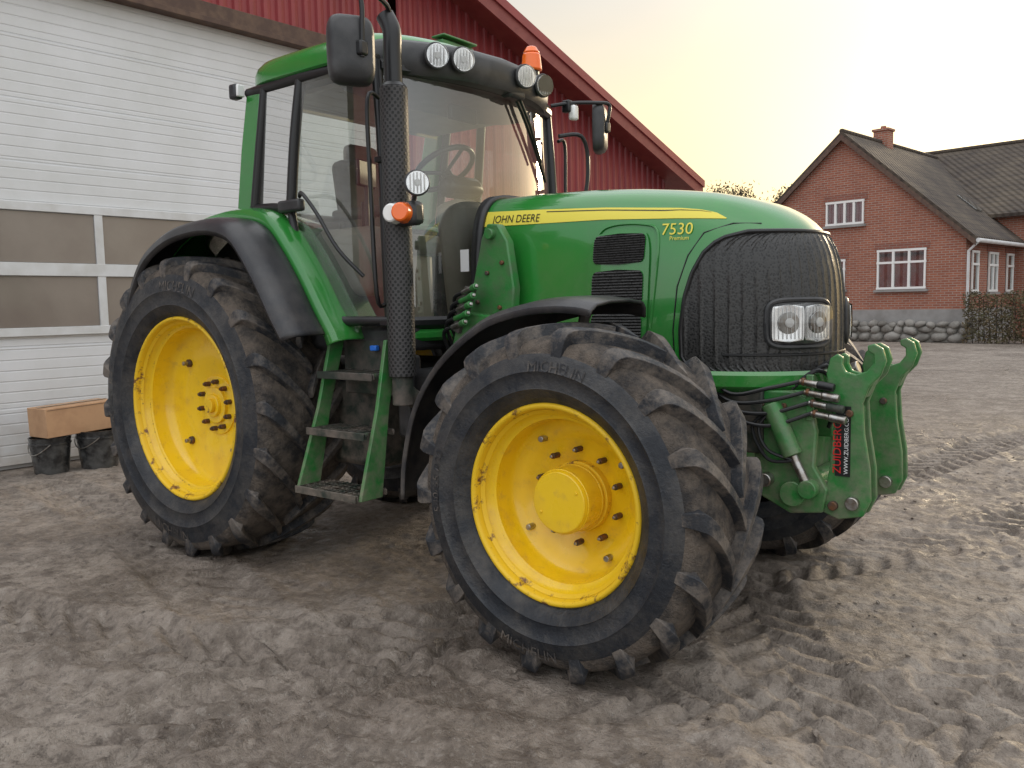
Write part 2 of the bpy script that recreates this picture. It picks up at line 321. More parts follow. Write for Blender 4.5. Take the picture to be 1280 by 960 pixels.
# grille
zs=list(np.linspace(1.215,1.835,30)); NR=360
def xb(z): return float(np.interp(z,[1.21,1.24,1.28,1.4,1.55,1.66,1.75,1.80,1.825,1.836],[3.12,3.06,3.035,3.03,3.05,3.085,3.135,3.19,3.25,3.32]))
def gpb(z):
    k=hz(rad(60),z)[1]; return math.acos(min(1,(xb(z)-XC)/(LL*k))**(QQ/2))
rows=[]
for z in zs:
    pb=gpb(z); r=[]
    for i in range(NR+1):
        ph=pb*(1-2*i/NR); q=(ph/rad(6.0))%1; rib=.007*max(0,1-abs(q-.5)/.13) if abs(q-.5)<.13 else 0
        r.append(hz(ph,z,.007+rib)[0])
    rows.append(r)
loft("grille",rows,'grille',T)
fr=[hz(gpb(z),z,.008)[0] for z in zs]; pb=gpb(zs[-1])
fr=fr+[hz(pb*(1-2*i/60),zs[-1],.008)[0] for i in range(1,61)]+[(p[0],-p[1],p[2]) for p in fr[::-1][1:]]
sweep("grille_frame",fr,.010,'rubberseal',T,8)
sweep("grille_bar",[hz(rad(a),1.29,.012)[0] for a in np.linspace(72,-72,60)],.006,'rubberseal',T,6)
# green bumper band
rows=[]
for z,e in((1.21,.0),(1.217,.02),(1.2,.032),(1.15,.028),(1.12,.0),(1.11,-.05)):
    r=[(2.9,-(WW+e),z)]
    for i in range(61): r.append(hs(rad(90-3*i),.0,e)[:2]+(z,))
    r.append((2.9,WW+e,z)); rows.append(r)
loft("nose_bumper",rows,'green',T)
# headlights
for sg in(1,-1):
    def hp(a,z,e): return hz(rad(a)*sg,z,e)[0]
    A0,A1,Z0,Z1=13,52,1.325,1.53
    def patch(name,a0,a1,z0,z1,e,m,n=18,dome=0,pw=5):
        rows=[]
        for i in range(n+1):
            v=-1+2*i/n; s=(1-abs(v)**pw)**(1/pw); row=[]
            for j in range(n+1):
                u=(-1+2*j/n)*max(s,.02); row.append(hp((a0+a1)/2+(a1-a0)/2*u,(z0+z1)/2+(z1-z0)/2*v,e+dome*(1-u*u)*(1-v*v)))
            rows.append(row)
        return loft(name,rows,m,T)
    patch("headlight_housing",A0,A1,Z0,Z1,.020,'black',dome=.008)
    rim=[]
    for i in range(61):
        th=2*math.pi*i/60; u=math.copysign(abs(math.cos(th))**.4,math.cos(th)); v=math.copysign(abs(math.sin(th))**.4,math.sin(th)); rim.append(hp((A0+A1)/2+(A1-A0)/2*u,(Z0+Z1)/2+(Z1-Z0)/2*v,.016))
    sweep("headlight_rim",rim,.013,'black',T,8)
    for a0,a1 in((15,32.5),(33,50)):
        patch("headlight_reflector",a0,a1,1.345,1.51,.032,'chrome',dome=-.006,pw=8)
        p=hp((a0+a1)/2,1.43,.032); q=hp((a0+a1)/2,1.43,.042); cyl("headlight_bulb",p,q,.022,'wlens',T,18); cyl("headlight_ring",hp((a0+a1)/2,1.43,.029),hp((a0+a1)/2,1.43,.034),.048,'steel',T,24,bevel=0)
        for k in range(8): a=a0+(a1-a0)*(k+.5)/8; sweep("headlight_flute",[hp(a,1.36+.14*j/6,.036) for j in range(7)],.0016,'wlens',T,5)
    patch("headlight_lens",14,51,1.34,1.515,.042,'lens',dome=.012)
def strip(name,topf,botf,x0,x1,m,e,sg,n=60,nv=4):
    rows=[]
    for i in range(n+1):
        x=x0+(x1-x0)*i/n; a,b=topf(x),botf(x); rows.append([(x,hy(x,b+(a-b)*j/nv,e)*(1 if sg<0 else -1),b+(a-b)*j/nv) for j in range(nv+1)])
    return loft(name,rows,m,T)
for sg in(-1,1):
    tf=lambda x: float(np.interp(x,[1.83,2.2,2.6,3.0,3.1,3.17,3.22],[2.040,2.022,1.998,1.963,1.948,1.93,1.902])); bf=lambda x: float(np.interp(x,[1.83,2.2,2.6,3.0,3.22],[1.958,1.948,1.938,1.914,1.898]))
    strip("hood_stripe",tf,bf,1.83,3.22,'decal',.003,sg)
    strip("stripe_edge",lambda x:tf(x)-.010*min(1,(3.22-x)/.3),lambda x:tf(x)-.015*min(1,(3.22-x)/.3),2.24,3.15,'decalk',.0042,sg)
    def ht(s,x0,z0,size,m,sl=-.05,sx=1):
        V,F=textmesh(s,size); w=max(v[0] for v in V)*sx
        V=[(x0+(v[0]*sx if sg<0 else w-v[0]*sx),0,z0+v[1]+sl*v[0]) for v in V]; V=[(x,hy(x,z,.006)*(1 if sg<0 else -1),z) for x,_,z in V]; mk("hood_lettering",V,F,m,T)
    ht("JOHN DEERE",1.885,1.974,.059,'decalk',-.045,.95); ht("7530",2.92,1.842,.076,'decal',-.03,1.05); ht("Premium",2.965,1.815,.027,'decal',-.03)
    def rpatch(name,x0,x1,z0,z1,m,e,pw=6,skew=.04,ripple=0,n=24):
        rows=[]
        for i in range(n+1):
            v=-1+2*i/n; s=max((1-abs(v)**pw)**(1/pw),.03); z=(z0+z1)/2+(z1-z0)/2*v; row=[]
            for j in range(n+1):
                u=(-1+2*j/n)*s; x=(x0+x1)/2+(x1-x0)/2*u+skew*(z-1.6); row.append((x,hy(x,z,e+ripple*math.cos(i*math.pi))*(1 if sg<0 else -1),z))
            rows.append(row)
        return loft(name,rows,m,T)
    rpatch("vent_surround",2.525,2.865,1.27,1.885,'green',.011,5)
    for z0,z1 in((1.715,1.862),(1.51,1.69),(1.30,1.485)): rpatch("side_vent",2.555,2.838,z0,z1,'grille',.016,6,ripple=.003,n=26)
    sweep("vent_groove",smoothpts([(x,hy(x,z,.004)*(1 if sg<0 else -1),z) for x,z in((2.52,1.45),(2.53,1.7),(2.58,1.86),(2.66,1.905),(2.82,1.9),(2.90,1.86),(2.905,1.7),(2.87,1.4),(2.85,1.3))],5),.006,'green',T,6)
    sweep("hood_seam",[(x,hy(x,z,.001)*(1 if sg<0 else -1),z) for x,z in((3.0,1.22),(2.99,1.4),(3.01,1.6),(3.06,1.74),(3.13,1.84),(3.25,1.875),(3.36,1.87))],.0035,'rubberseal',T,6)
# loader bracket, hydraulics
for sg in(-1,1):
    prism("loader_bracket",[(1.80,1.47),(2.12,1.40),(2.14,1.62),(2.10,1.86),(2.04,1.95),(1.97,1.955),(1.93,1.88),(1.86,1.62)],sg*.47,sg*.53,'greenc',T,.008)
    prism("loader_bracket_rib",[(1.78,1.3),(2.2,1.3),(2.14,1.47),(1.84,1.5)],sg*.43,sg*.62,'greenc',T,.008)
    cyl("bracket_pin",(2.0,sg*.52,1.9),(2.0,sg*.56,1.9),.028,'greenc',T)
    for x,z in((1.9,1.55),(2.05,1.52),(1.97,1.7),(2.07,1.75)): cyl("bracket_bolt",(x,sg*.52,z),(x,sg*.545,z),.013,'bolt',T,6)
    box("frame_rail",(2.4,sg*.33,1.0),(2.0,.1,.3),'chassis',T,.01)
box("warning_label",(1.72,-.423,1.78),(.06,.003,.12),'decalw',T,0)
for i in range(5):
    z=1.42+.045*i; x=1.86+.02*i
    cyl("hydraulic_coupler_%d"%i,(x-.05,-.64,z),(x+.04,-.67,z+.02),.014,'greenc' if i%2 else 'steel',T); cyl("coupler_tip_%d"%i,(x+.04,-.67,z+.02),(x+.08,-.685,z+.03),.018,'greenc',T); cyl("coupler_end_%d"%i,(x+.08,-.685,z+.03),(x+.09,-.689,z+.032),.010,'steel',T)
    sweep("hydraulic_hose_%d"%i,smoothpts([(x-.05,-.64,z),(x-.13,-.62,z-.04),(x-.12,-.55,z-.2),(x-.05,-.5,z-.45)],5),.011,'rubberseal',T,8)
box("coupler_block",(1.88,-.62,1.51),(.05,.05,.25),'chassis',T,.005,rot=(0,.4,0))
# engine / chassis
box("engine_block",(2.35,0,1.12),(1.7,.56,.62),'chassis',T,.03); box("transmission",(.9,0,.9),(1.6,.5,.6),'chassis',T,.04)
cyl("rear_axle",(0,-.87,ZR),(0,.87,ZR),.14,'chassis',T); cyl("front_axle",(2.86,-1.0,ZF),(2.86,1.0,ZF),.09,'greenc',T); box("front_axle_beam",(2.86,0,.74),(.3,1.3,.2),'greenc',T,.03)
for sg in(-1,1):
    cyl("axle_knuckle",(2.86,sg*.85,.5),(2.86,sg*.85,.95),.09,'greenc',T)
    cyl("steering_rod",(2.64,sg*.1,.72),(2.62,sg*.85,.72),.022,'steel',T)
box("fuel_tank",(1.95,.62,.85),(1.1,.42,.62),'black',T,.06); box("battery_box",(1.95,-.56,.95),(.75,.34,.5),'black',T,.04); box("underside_tank",(1.0,-.5,.85),(.5,.3,.5),'chassis',T,.04)
cyl("air_tank",(1.5,-.55,.62),(2.1,-.55,.62),.13,'chassis',T)
box("drawbar_rear",(-.5,0,.6),(.6,.12,.08),'greenc',T)
# cab
box("cab_floor",(.95,0,1.36),(1.2,1.5,.14),'black',T,.03)
box("cab_rear_wall",(.3,0,1.75),(.06,1.3,.8),'inter',T,.02); box("cab_floor_mat",(.95,0,1.445),(1.1,1.4,.02),'inter',T,0)
def cabside(sg):
    P=lambda x,v,z:(x,sg*v,z)
    prism("rear_pillar_green",[(.36,2.86),(.50,2.86),(.43,2.5),(.36,2.12),(.20,2.12),(.27,2.5)],sg*.74,sg*.815,'green',T,.012)
    def bar(name,pts,r=.022): sweep(name,smoothpts(pts,5),r,'rubberseal',T,10)
    bar("rear_window_frame",[P(.52,.80,2.83),P(.46,.81,2.5),P(.40,.82,2.15)],.03)
    bar("centre_pillar",[P(.85,.80,2.83),P(.80,.82,2.5),P(.75,.83,2.08)],.032)
    bar("rear_window_sill",[P(.38,.82,2.14),P(.6,.825,2.13),P(.76,.83,2.10)],.028)
    bar("door_frame",[P(.76,.83,2.08),P(.82,.84,1.88),P(.93,.84,1.68),P(1.05,.84,1.52),P(1.16,.835,1.465),P(1.35,.82,1.46),P(1.51,.80,1.46)],.026)
    bar("front_pillar",[P(1.50,.79,1.44),P(1.49,.79,1.9),P(1.47,.78,2.4),P(1.44,.77,2.83)],.030)
    bar("roof_rail",[P(.35,.79,2.83),P(.9,.80,2.835),P(1.45,.77,2.83)],.033)
    d=[(.75,2.08),(.82,1.88),(.93,1.68),(1.05,1.52),(1.16,1.465),(1.51,1.46),(1.49,1.9),(1.47,2.4),(1.44,2.82),(.86,2.82),(.80,2.5)]
    mk("door_glass",[P(x,.815,z) for x,z in d],[tuple(range(len(d)))],'glass',T)
    w=[(.52,2.82),(.46,2.5),(.40,2.15),(.74,2.10),(.80,2.5),(.84,2.82)]
    mk("rear_side_glass",[P(x,.81,z) for x,z in w],[tuple(range(len(w)))],'glass',T)
    box("door_handle",(.80,sg*.865,2.12),(.20,.05,.07),'black',T,.015)
    box("rear_roof_lamp",(.30,sg*.85,2.84),(.07,.06,.09),'black',T,.015); box("rear_roof_lamp_lens",(.345,sg*.85,2.84),(.02,.05,.07),'wlens',T,.006)
    bar("grab_rail",[P(.86,.85,2.17),P(.97,.92,2.17),P(1.10,.93,2.05),P(1.25,.92,1.85),P(1.38,.86,1.7)],.011)
    bar("front_grab_rail",[P(1.5,.82,2.62),P(1.5,.9,2.60),P(1.5,.9,2.2),P(1.52,.9,1.6),P(1.5,.82,1.55)],.012)
    g=[(-.62,1.62),(-.5,1.82),(-.32,1.99),(-.05,2.10),(.25,2.14),(.5,2.13),(.70,2.07),(.85,1.93),(1.0,1.74),(1.12,1.56),(1.22,1.42),(1.25,1.36)]
    g=[(p.x,p.z) for p in smoothpts([(a,0,b) for a,b in g],4)]
    cx,cz=.12,.95
    def off(x,z,k): 
        dx,dz=x-cx,z-cz; L=math.hypot(dx,dz); return (x+dx/L*k,z+dz/L*k)
    O=lambda yy,k:[P(off(x,z,k)[0],yy,off(x,z,k)[1]) for x,z in g]
    loft("fender_green",[O(.55,-.04),O(.80,0),O(.88,-.003),O(.925,-.018),O(.94,-.045),O(.945,-.09)],'green',T,solid=.012)
    rows=[O(yy,k)[:-4] for yy,k in((.935,-.085),(.96,-.072),(1.0,-.07),(1.08,-.075),(1.14,-.09),(1.17,-.115),(1.18,-.15),(1.165,-.175))]
    loft("fender_extension",rows,'fend',T,solid=.012)
    inner=[P(x,.60,z-.05) for x,z in g]; low=[P(x*.75,.60,1.25) for x,z in g]
    loft("fender_inner",[inner,low],'chassis',T)
for sg in(-1,1): cabside(sg)
def wsx(y,z): return 1.47+.17*(1-(y/.77)**2)-.05*max(0,z-2.2)
loft("windscreen",[[(wsx(y,z),y,z) for y in np.linspace(-.77,.77,25)] for z in np.linspace(1.46,2.82,12)],'glass',T)
sweep("windscreen_sill",[(wsx(y,1.45)+.005,y,1.445) for y in np.linspace(-.78,.78,21)],.035,'rubberseal',T,8)
sweep("cab_front_sill_green",[(wsx(y,1.45)-.0,y,1.375) for y in np.linspace(-.76,.76,21)],.035,'green',T,8)
sweep("windscreen_top",[(wsx(y,2.82)+.005,y,2.80) for y in np.linspace(-.76,.76,21)],.04,'rubberseal',T,8)
mk("rear_glass",[(.40,-.72,2.1),(.40,.72,2.1),(.5,.72,2.8),(.5,-.72,2.8)],[(0,1,2,3)],'glass',T)
# roof
def slab(name,levels,xa,xbk,hw,m,q=5.5,curve=.18):
    rows=[]
    for z,s,ex in levels:
        r=[]
        for i in range(72):
            a=2*math.pi*i/72; c_=math.copysign(abs(math.cos(a))**(2/q),math.cos(a)); s_=math.copysign(abs(math.sin(a))**(2/q),math.sin(a))
            xm=(xa+xbk)/2; hx=(xa-xbk)/2; yy=hw*s_*s
            xx=xm+(hx-ex)*c_
            if c_>0: xx-=curve*(yy/hw)**2*c_
            r.append((xx,yy,z))
        rows.append(r)
    return loft(name,rows,m,T,closed=True,caps=True)
slab("roof_gutter",[(2.80,.96,.03),(2.82,.985,.01),(2.86,.985,.01)],1.60,.29,.83,'black')
slab("roof_shell",[(2.855,.985,.01),(2.865,1,0),(2.92,1.0,.0),(2.96,.985,.015),(2.99,.955,.04),(3.012,.90,.09),(3.03,.8,.18),(3.045,.55,.35),(3.05,.1,.6)],1.62,.27,.835,'green')
slab("roof_visor",[(2.765,.90,.07),(2.77,.96,.03),(2.80,.985,.01),(2.90,.99,.0),(2.935,.975,.02),(2.958,.93,.06)],1.735,.95,.785,'black',4.5,.24)
box("headliner",(.95,0,2.79),(1.1,1.4,.04),'inter',T,.01)
def lamp(name,c,d,r,lensm='lens'):
    c=Vector(c); d=Vector(d).normalized(); cyl(name+"_body",c-d*.07,c,r*.7,'black',T,28,r*1.02); cyl(name+"_bezel",c,c+d*.02,r*1.10,'black',T)
    cyl(name+"_reflector",c+d*.019,c+d*.024,r*.95,'chrome',T,28,bevel=0); cyl(name+"_bulb",c+d*.02,c+d*.034,r*.3,'wlens',T,16)
    a=d.cross(Vector((0,0,1))).normalized()
    for k in(-.6,-.3,0,.3,.6):
        hh=r*.85*math.sqrt(1-k*k); sweep(name+"_line",[c+d*.030+a*k*r-Vector((0,0,hh)),c+d*.030+a*k*r+Vector((0,0,hh))],.0035,'wlens',T,6)
    cyl(name+"_glass",c+d*.036,c+d*.041,r*.95,'lens',T,28,bevel=0)
for i,(y,dy) in enumerate(((-.53,-.42),(-.38,-.35),(.12,-.30),(.36,-.2))): lamp("work_lamp_%d"%i,(1.715-.24*(y/.785)**2+.035,y,2.865),(1,dy,-.08),.064)
box("roof_hatch_box",(1.28,-.05,3.07),(.22,.28,.035),'greenc',T,.008); cyl("roof_antenna_bracket",(1.32,-.13,3.02),(1.32,-.13,3.12),.012,'greenc',T)
box("receiver_bracket",(1.36,-.05,3.105),(.1,.3,.012),'greenc',T,.004)
cyl("beacon_base",(1.42,.64,2.96),(1.42,.64,3.055),.05,'rubberseal',T); cyl("beacon_lens",(1.42,.64,3.055),(1.42,.64,3.17),.07,'amber',T,28,.058,.012); cyl("beacon_cap",(1.42,.64,3.17),(1.42,.64,3.215),.058,'amber',T,28,.03,.01)
# exhaust
ex,ey=1.64,-.85
cyl("exhaust_guard",(ex,ey,1.17),(ex,ey,2.64),.072,'guard',T,36); cyl("exhaust_guard_cap",(ex,ey,2.64),(ex,ey,2.665),.072,'rubberseal',T,36,.05)
sweep("exhaust_stack",smoothpts([(ex,ey,2.6),(ex,ey,2.8),(ex-.0,ey,2.92),(ex-.035,ey-.01,3.0)],4),.047,'rubberseal',T,20)
cyl("exhaust_elbow",(ex,ey,1.02),(ex,ey,1.2),.055,'chassis',T); sweep("exhaust_pipe",smoothpts([(ex,ey,1.1),(ex+.02,-.7,1.02),(ex+.2,-.4,1.05)],4),.05,'chassis',T,14)
for z in(1.45,2.3): box("exhaust_bracket",(ex-.08,ey+.04,z),(.14,.1,.03),'rubberseal',T,.004)
lamp("side_work_lamp",(1.86,-.93,2.135),(1,-.75,0),.058); sweep("lamp_arm",[(1.64,-.80,2.02),(1.76,-.86,2.03),(1.80,-.88,2.1)],.012,'black',T,8)
box("indicator_body",(1.75,-.88,2.0),(.15,.09,.12),'black',T,.025); cyl("indicator_lens",(1.71,-.925,2.0),(1.72,-.985,2.0),.055,'wlens',T,24,.045,.008); cyl("amber_lens",(1.76,-.92,2.0),(1.79,-.985,2.0),.055,'amber',T,24,.045,.008)
sweep("indicator_arm",[(1.5,-.80,2.0),(1.74,-.88,2.0)],.014,'black',T,8)
box("left_indicator_body",(1.62,.93,2.0),(.1,.12,.1),'black',T,.02)
# mirrors
for sg,mx,my,mz in((-1,1.64,-1.13,2.76),(1,1.64,1.08,2.72)):
    R=Matrix.Rotation(rad(-30) if sg<0 else rad(24),3,'Z')
    rows=[]
    for d_,s in((-.012,.97),(0,1),(.02,1),(.05,.93),(.065,.8),(.07,.4)):
        r=[]
        for i in range(40):
            a=2*math.pi*i/40; c_=math.copysign(abs(math.cos(a))**.45,math.cos(a))*.115*s; s_=math.copysign(abs(math.sin(a))**.45,math.sin(a))*.165*s
            p=R@Vector((d_,c_,0)); r.append((mx+p.x,my+p.y,mz+s_))
        rows.append(r)
    loft("mirror_housing",rows,'black',T,closed=True,caps=True)
    if sg<0: a=[(1.50,-.74,2.85),(1.6,-.82,2.95),(1.66,-.90,3.03),(mx+.07,my+.02,3.04),(mx+.09,my,2.93),(mx+.08,my,2.72)]
    else: a=[(1.50,.74,2.84),(1.6,.84,2.86),(1.70,.98,2.87),(mx+.1,my,2.87),(mx+.10,my,2.80),(mx+.06,my,2.66)]
    sweep("mirror_arm",smoothpts(a,5),.0125,'rubberseal',T,8)
    box("mirror_clamp",(mx+.075,my,mz),(.05,.05,.07),'rubberseal',T,.01)
box("arm_lamp",(1.60,.86,2.80),(.05,.06,.10),'wlens',T,.015); box("arm_lamp_bracket",(1.57,.83,2.84),(.06,.05,.08),'rubberseal',T,.01)
sweep("left_grab_rail",smoothpts([(1.52,.80,2.65),(1.6,.95,2.66),(1.62,1.0,2.5),(1.6,.98,2.25),(1.55,.85,2.1)],5),.014,'rubberseal',T,8)
def wp(y,z,e): return (wsx(y,z)+e,y,z)
sweep("wiper_arm",[wp(.16,2.80,.06),wp(.30,2.62,.06),wp(.45,2.42,.05)],.009,'rubberseal',T,8); sweep("wiper_blade",[wp(.20,2.76,.025)]+[wp(.20+.36*i/8,2.76-.44*i/8,.03) for i in range(1,9)],.012,'rubberseal',T,6)
box("wiper_motor",(1.66,.12,2.79),(.08,.16,.08),'black',T,.02)
box("inside_mirror",(1.45,-.1,2.66),(.03,.24,.09),'black',T,.01)
# interior
box("seat_base",(.72,0,1.65),(.4,.4,.5),'inter',T,.05); box("seat_cushion",(.75,0,1.93),(.5,.5,.13),'seat',T,.05); box("seat_back",(.50,0,2.22),(.13,.48,.56),'seat',T,.05,rot=(0,-.15,0)); box("seat_headrest",(.45,0,2.54),(.1,.26,.15),'seat',T,.04)
box("armrest",(.78,-.32,2.12),(.42,.12,.06),'seat',T,.02); box("side_console",(.85,-.52,1.80),(.7,.26,.4),'inter',T,.05); box("control_lever",(1.0,-.48,2.08),(.04,.04,.16),'rubberseal',T,.01)
box("monitor",(1.1,-.56,2.30),(.03,.2,.15),'rubberseal',T,.01,rot=(0,0,.3)); cyl("monitor_post",(1.1,-.56,2.0),(1.1,-.56,2.25),.012,'rubberseal',T)
box("dash_column",(1.36,0,1.80),(.22,.26,.75),'inter',T,.06,rot=(0,-.12,0)); box("instrument_cluster",(1.34,0,2.25),(.12,.32,.12),'rubberseal',T,.04,rot=(0,-.5,0))
ax=Vector((-.55,0,.83)).normalized(); e1=Vector((0,1,0)); e2=ax.cross(e1); c0=Vector((1.2,0,2.38))
sweep("steering_wheel",[c0+(e1*math.cos(a)+e2*math.sin(a))*.2 for a in np.linspace(0,2*math.pi,41)],.017,'rubberseal',T,10)
for a in(.3,2.8,4.7): sweep("wheel_spoke",[c0-ax*.03,c0+(e1*math.cos(a)+e2*math.sin(a))*.2],.012,'rubberseal',T,8)
cyl("steering_column",c0-ax*.03,c0-ax*.25,.035,'rubberseal',T)
cyl("fire_extinguisher",(1.38,-.62,1.5),(1.38,-.62,1.82),.055,'inter',T); cyl("extinguisher_neck",(1.38,-.62,1.82),(1.38,-.62,1.88),.02,'rubberseal',T); box("pedal",(1.38,.2,1.6),(.04,.1,.14),'rubberseal',T,.01,rot=(0,-.5,0))
# steps
def sp(z): return -.86-(1.34-z)*.30
for x0,x1,n in((1.10,1.10,"a"),(1.54,1.60,"b")):
    V=[]
    for z,xx,w in((1.36,x0,.10),(1.0,x0+(x1-x0)*.4,.085),(.55,x1,.15)):
        y=sp(z); V+= [(xx-.012,y-w/2+.03,z),(xx+.012,y-w/2+.03,z),(xx+.012,y+w/2+.03,z),(xx-.012,y+w/2+.03,z)]
    F=[]
    for i in(0,4):
        for k in range(4): F.append((i+k,i+(k+1)%4,i+4+(k+1)%4,i+4+k))
    F+=[(0,1,2,3),(8,9,10,11)]; mk("step_side_"+n,V,F,'greenc',T,bevel=.004)
for i,z in enumerate((1.17,.87,.565)):
    y=sp(z)+.05; k=(1.34-z)/.78; xa=1.10; xb_=1.54+.06*k
    for j in range(5): box("step_bar_%d_%d"%(i,j),((xa+xb_)/2,y-.10+.05*j,z),(xb_-xa-.02,.010,.03),'chassis',T,.003)
    for j in range(13): box("step_grip_%d_%d"%(i,j),(xa+.03+(xb_-xa-.06)*j/12,y,z+.010),(.008,.22,.016),'chassis' if j%3 else 'steel',T,0)
    box("step_lip_%d"%i,((xa+xb_)/2,y-.116,z),(xb_-xa-.02,.010,.04),'chassis',T,.003)
box("step_upper_panel",(1.3,-.74,1.2),(.44,.03,.3),'chassis',T,.006); box("tool_pouch",(1.56,-.72,1.05),(.1,.1,.45),'black',T,.02)
box("blue_cap",(1.36,-.78,1.31),(.05,.03,.03),mat("blue_cap",(.02,.15,.6),.4),T,.006)
# front fenders
for sg in(-1,1):
    fp=[(1.86,.60),(1.88,.80),(1.96,1.06),(2.12,1.28),(2.38,1.465),(2.6,1.535),(2.78,1.555),(2.92,1.55),(3.0,1.535)]
    fp=[(p.x,p.z) for p in smoothpts([(a,0,b) for a,b in fp],4)]; cx,cz=2.86,.7
    def off2(x,z,k): dx,dz=x-cx,z-cz; L=math.hypot(dx,dz); return x+dx/L*k,z+dz/L*k
    rows=[]
    for yy,k in((.69,-.07),(.70,-.03),(.73,-.005),(.85,.005),(1.0,.002),(1.1,-.012),(1.135,-.035),(1.14,-.06)):
        rows.append([(off2(x,z,k)[0],sg*yy,off2(x,z,k)[1]) for x,z in fp])
    loft("front_fender",rows,'fend',T,solid=.012)
    sweep("front_fender_bracket",smoothpts([(2.86,sg*.75,.9),(2.7,sg*.78,1.2),(2.75,sg*.8,1.5)],4),.025,'chassis',T,8)
# front linkage
DX=-.08; DZ=.015
for sg in(-1,1):
    yo=-.34 if sg<0 else .31
    X=lambda L:[(a+DX,b+DZ) for a,b in L]
    prism("linkage_side_plate",X([(3.14,1.12),(3.60,1.12),(3.68,1.09),(3.71,.95),(3.70,.80),(3.76,.70),(3.74,.60),(3.60,.58),(3.47,.64),(3.43,.86),(3.28,.97),(3.1,1.0)]),yo-.02,yo+.02,'greenc',T,.008)
    hook=X([(3.73,.60),(3.80,.575),(3.90,.60),(3.93,.67),(3.925,.80),(3.90,.95),(3.89,1.08),(3.915,1.15),(3.96,1.20),(3.98,1.26),(3.965,1.31),(3.93,1.33),(3.905,1.32),(3.908,1.297),(3.93,1.285),(3.932,1.25),(3.905,1.215),(3.86,1.20),(3.82,1.21),(3.805,1.24),(3.808,1.27),(3.785,1.285),(3.755,1.265),(3.74,1.20),(3.755,1.12),(3.775,1.0),(3.76,.8)])
    ym=-.28 if sg<0 else .25
    for k in(-.045,.045): prism("linkage_hook_plate",hook,ym+k-.011,ym+k+.011,'greenc',T,.005)
    box("hook_spacer",(3.83+DX,ym,.90),(.10,.085,.36),'greenc',T,.01); prism("hook_cup",X([(3.76,1.12),(3.895,1.1),(3.945,1.2),(3.905,1.2),(3.86,1.19),(3.81,1.2),(3.75,1.24)]),ym-.035,ym+.035,'greenc',T,.006)
    sweep("linkage_lower_arm",[(3.5+DX,ym,.76),(3.7+DX,ym,.70),(3.86+DX,ym,.67)],.045,'greenc',T,12)
    cyl("arm_pin",(3.86+DX,ym-.085,.67),(3.86+DX,ym+.085,.67),.028,'steel',T); cyl("arm_pin_low",(3.78+DX,ym-.08,.65),(3.78+DX,ym+.08,.65),.02,'bolt',T); cyl("pivot_pin",(3.5+DX,yo-.07,.74),(3.5+DX,yo+.07,.74),.03,'steel',T)
    cyl("top_pin",(3.84+DX,ym-.07,1.05),(3.84+DX,ym+.07,1.05),.016,'bolt',T)
    yc=yo-.05*(1 if sg<0 else -1)
    cyl("lift_cylinder_body",(3.52+DX,yc,1.08),(3.62+DX,yc,.86),.042,'greenc',T); cyl("lift_cylinder_rod",(3.62+DX,yc,.86),(3.69+DX,yc,.72),.020,'steel',T); cyl("lift_cylinder_eye",(3.69+DX,yc-.03,.72),(3.69+DX,yc+.03,.72),.04,'greenc',T)
    for q in range(4): cyl("plate_bolt_%d"%q,(3.27+.1*q+DX,yo-.035,1.07),(3.27+.1*q+DX,yo+.035,1.07),.014,'bolt',T,6)
cyl("linkage_cross_tube",(3.62+DX,-.40,.69),(3.62+DX,.36,.69),.055,'greenc',T); box("linkage_block",(3.5+DX,-.02,.9),(.18,.58,.4),'greenc',T,.02); cyl("linkage_cross_tube_low",(3.78+DX,-.28,.63),(3.78+DX,.26,.63),.033,'greenc',T)
box("linkage_top_plate",(3.38+DX,-.02,1.12),(.5,.6,.03),'greenc',T,.006); box("top_link_bracket",(3.62+DX,-.0,1.05),(.14,.14,.3),'greenc',T,.01)
cyl("top_link",(3.6+DX,-.0,1.15),(3.78+DX,-.0,1.22),.03,'steel',T)
for i,(z,dx) in enumerate(((1.18,-.02),(1.135,.0),(1.09,.02),(1.045,.03))):
    cyl("coupler_%d"%i,(3.58+dx,-.37,z),(3.66+dx,-.38,z-.01),.014,'steel',T); cyl("coupler_cap_%d"%i,(3.66+dx,-.38,z-.01),(3.73+dx,-.385,z-.02),.018,('rubberseal','steel','chassis','steel')[i],T); cyl("coupler_nut_%d"%i,(3.59+dx,-.37,z),(3.605+dx,-.371,z),.020,'bolt',T,6)
    sweep("front_hose_%d"%i,smoothpts([(3.58+dx,-.37,z),(3.44,-.42,z-.03-.01*i),(3.28,-.44,z-.06+.01*i),(3.12,-.36,z+.02)],6),.009,'rubberseal',T,8)
for i in range(3): sweep("loop_hose_%d"%i,smoothpts([(3.5,-.30+.03*i,1.14),(3.60+.02*i,-.25+.04*i,1.22+.02*i),(3.66,-.15+.04*i,1.12),(3.60,-.1,.95)],6),.010,'rubberseal',T,8)
for i in range(2): sweep("cylinder_hose_%d"%i,smoothpts([(3.46,-.40,1.06),(3.40-.03*i,-.42,.98),(3.44,-.42,.88-.04*i),(3.55,-.40,.84)],6),.008,'rubberseal',T,8)
box("coupler_plate",(3.60,-.355,1.11),(.03,.02,.20),'greenc',T,.004)
ym=-.28-.0565; lx=3.815+DX
box("arm_label",(lx,ym-.0015,.93),(.062,.003,.30),'decalk',T,0)
V,F=textmesh("ZUIDBERG",.048); V=[(lx-.007-v[1],ym-.0045,.79+v[0]) for v in V]; mk("arm_lettering",V,F,'decalr',T)
V,F=textmesh("WWW.ZUIDBERG.COM",.0245); V=[(lx+.023-v[1],ym-.0045,.79+v[0]) for v in V]; mk("arm_lettering_small",V,F,'decalw',T)

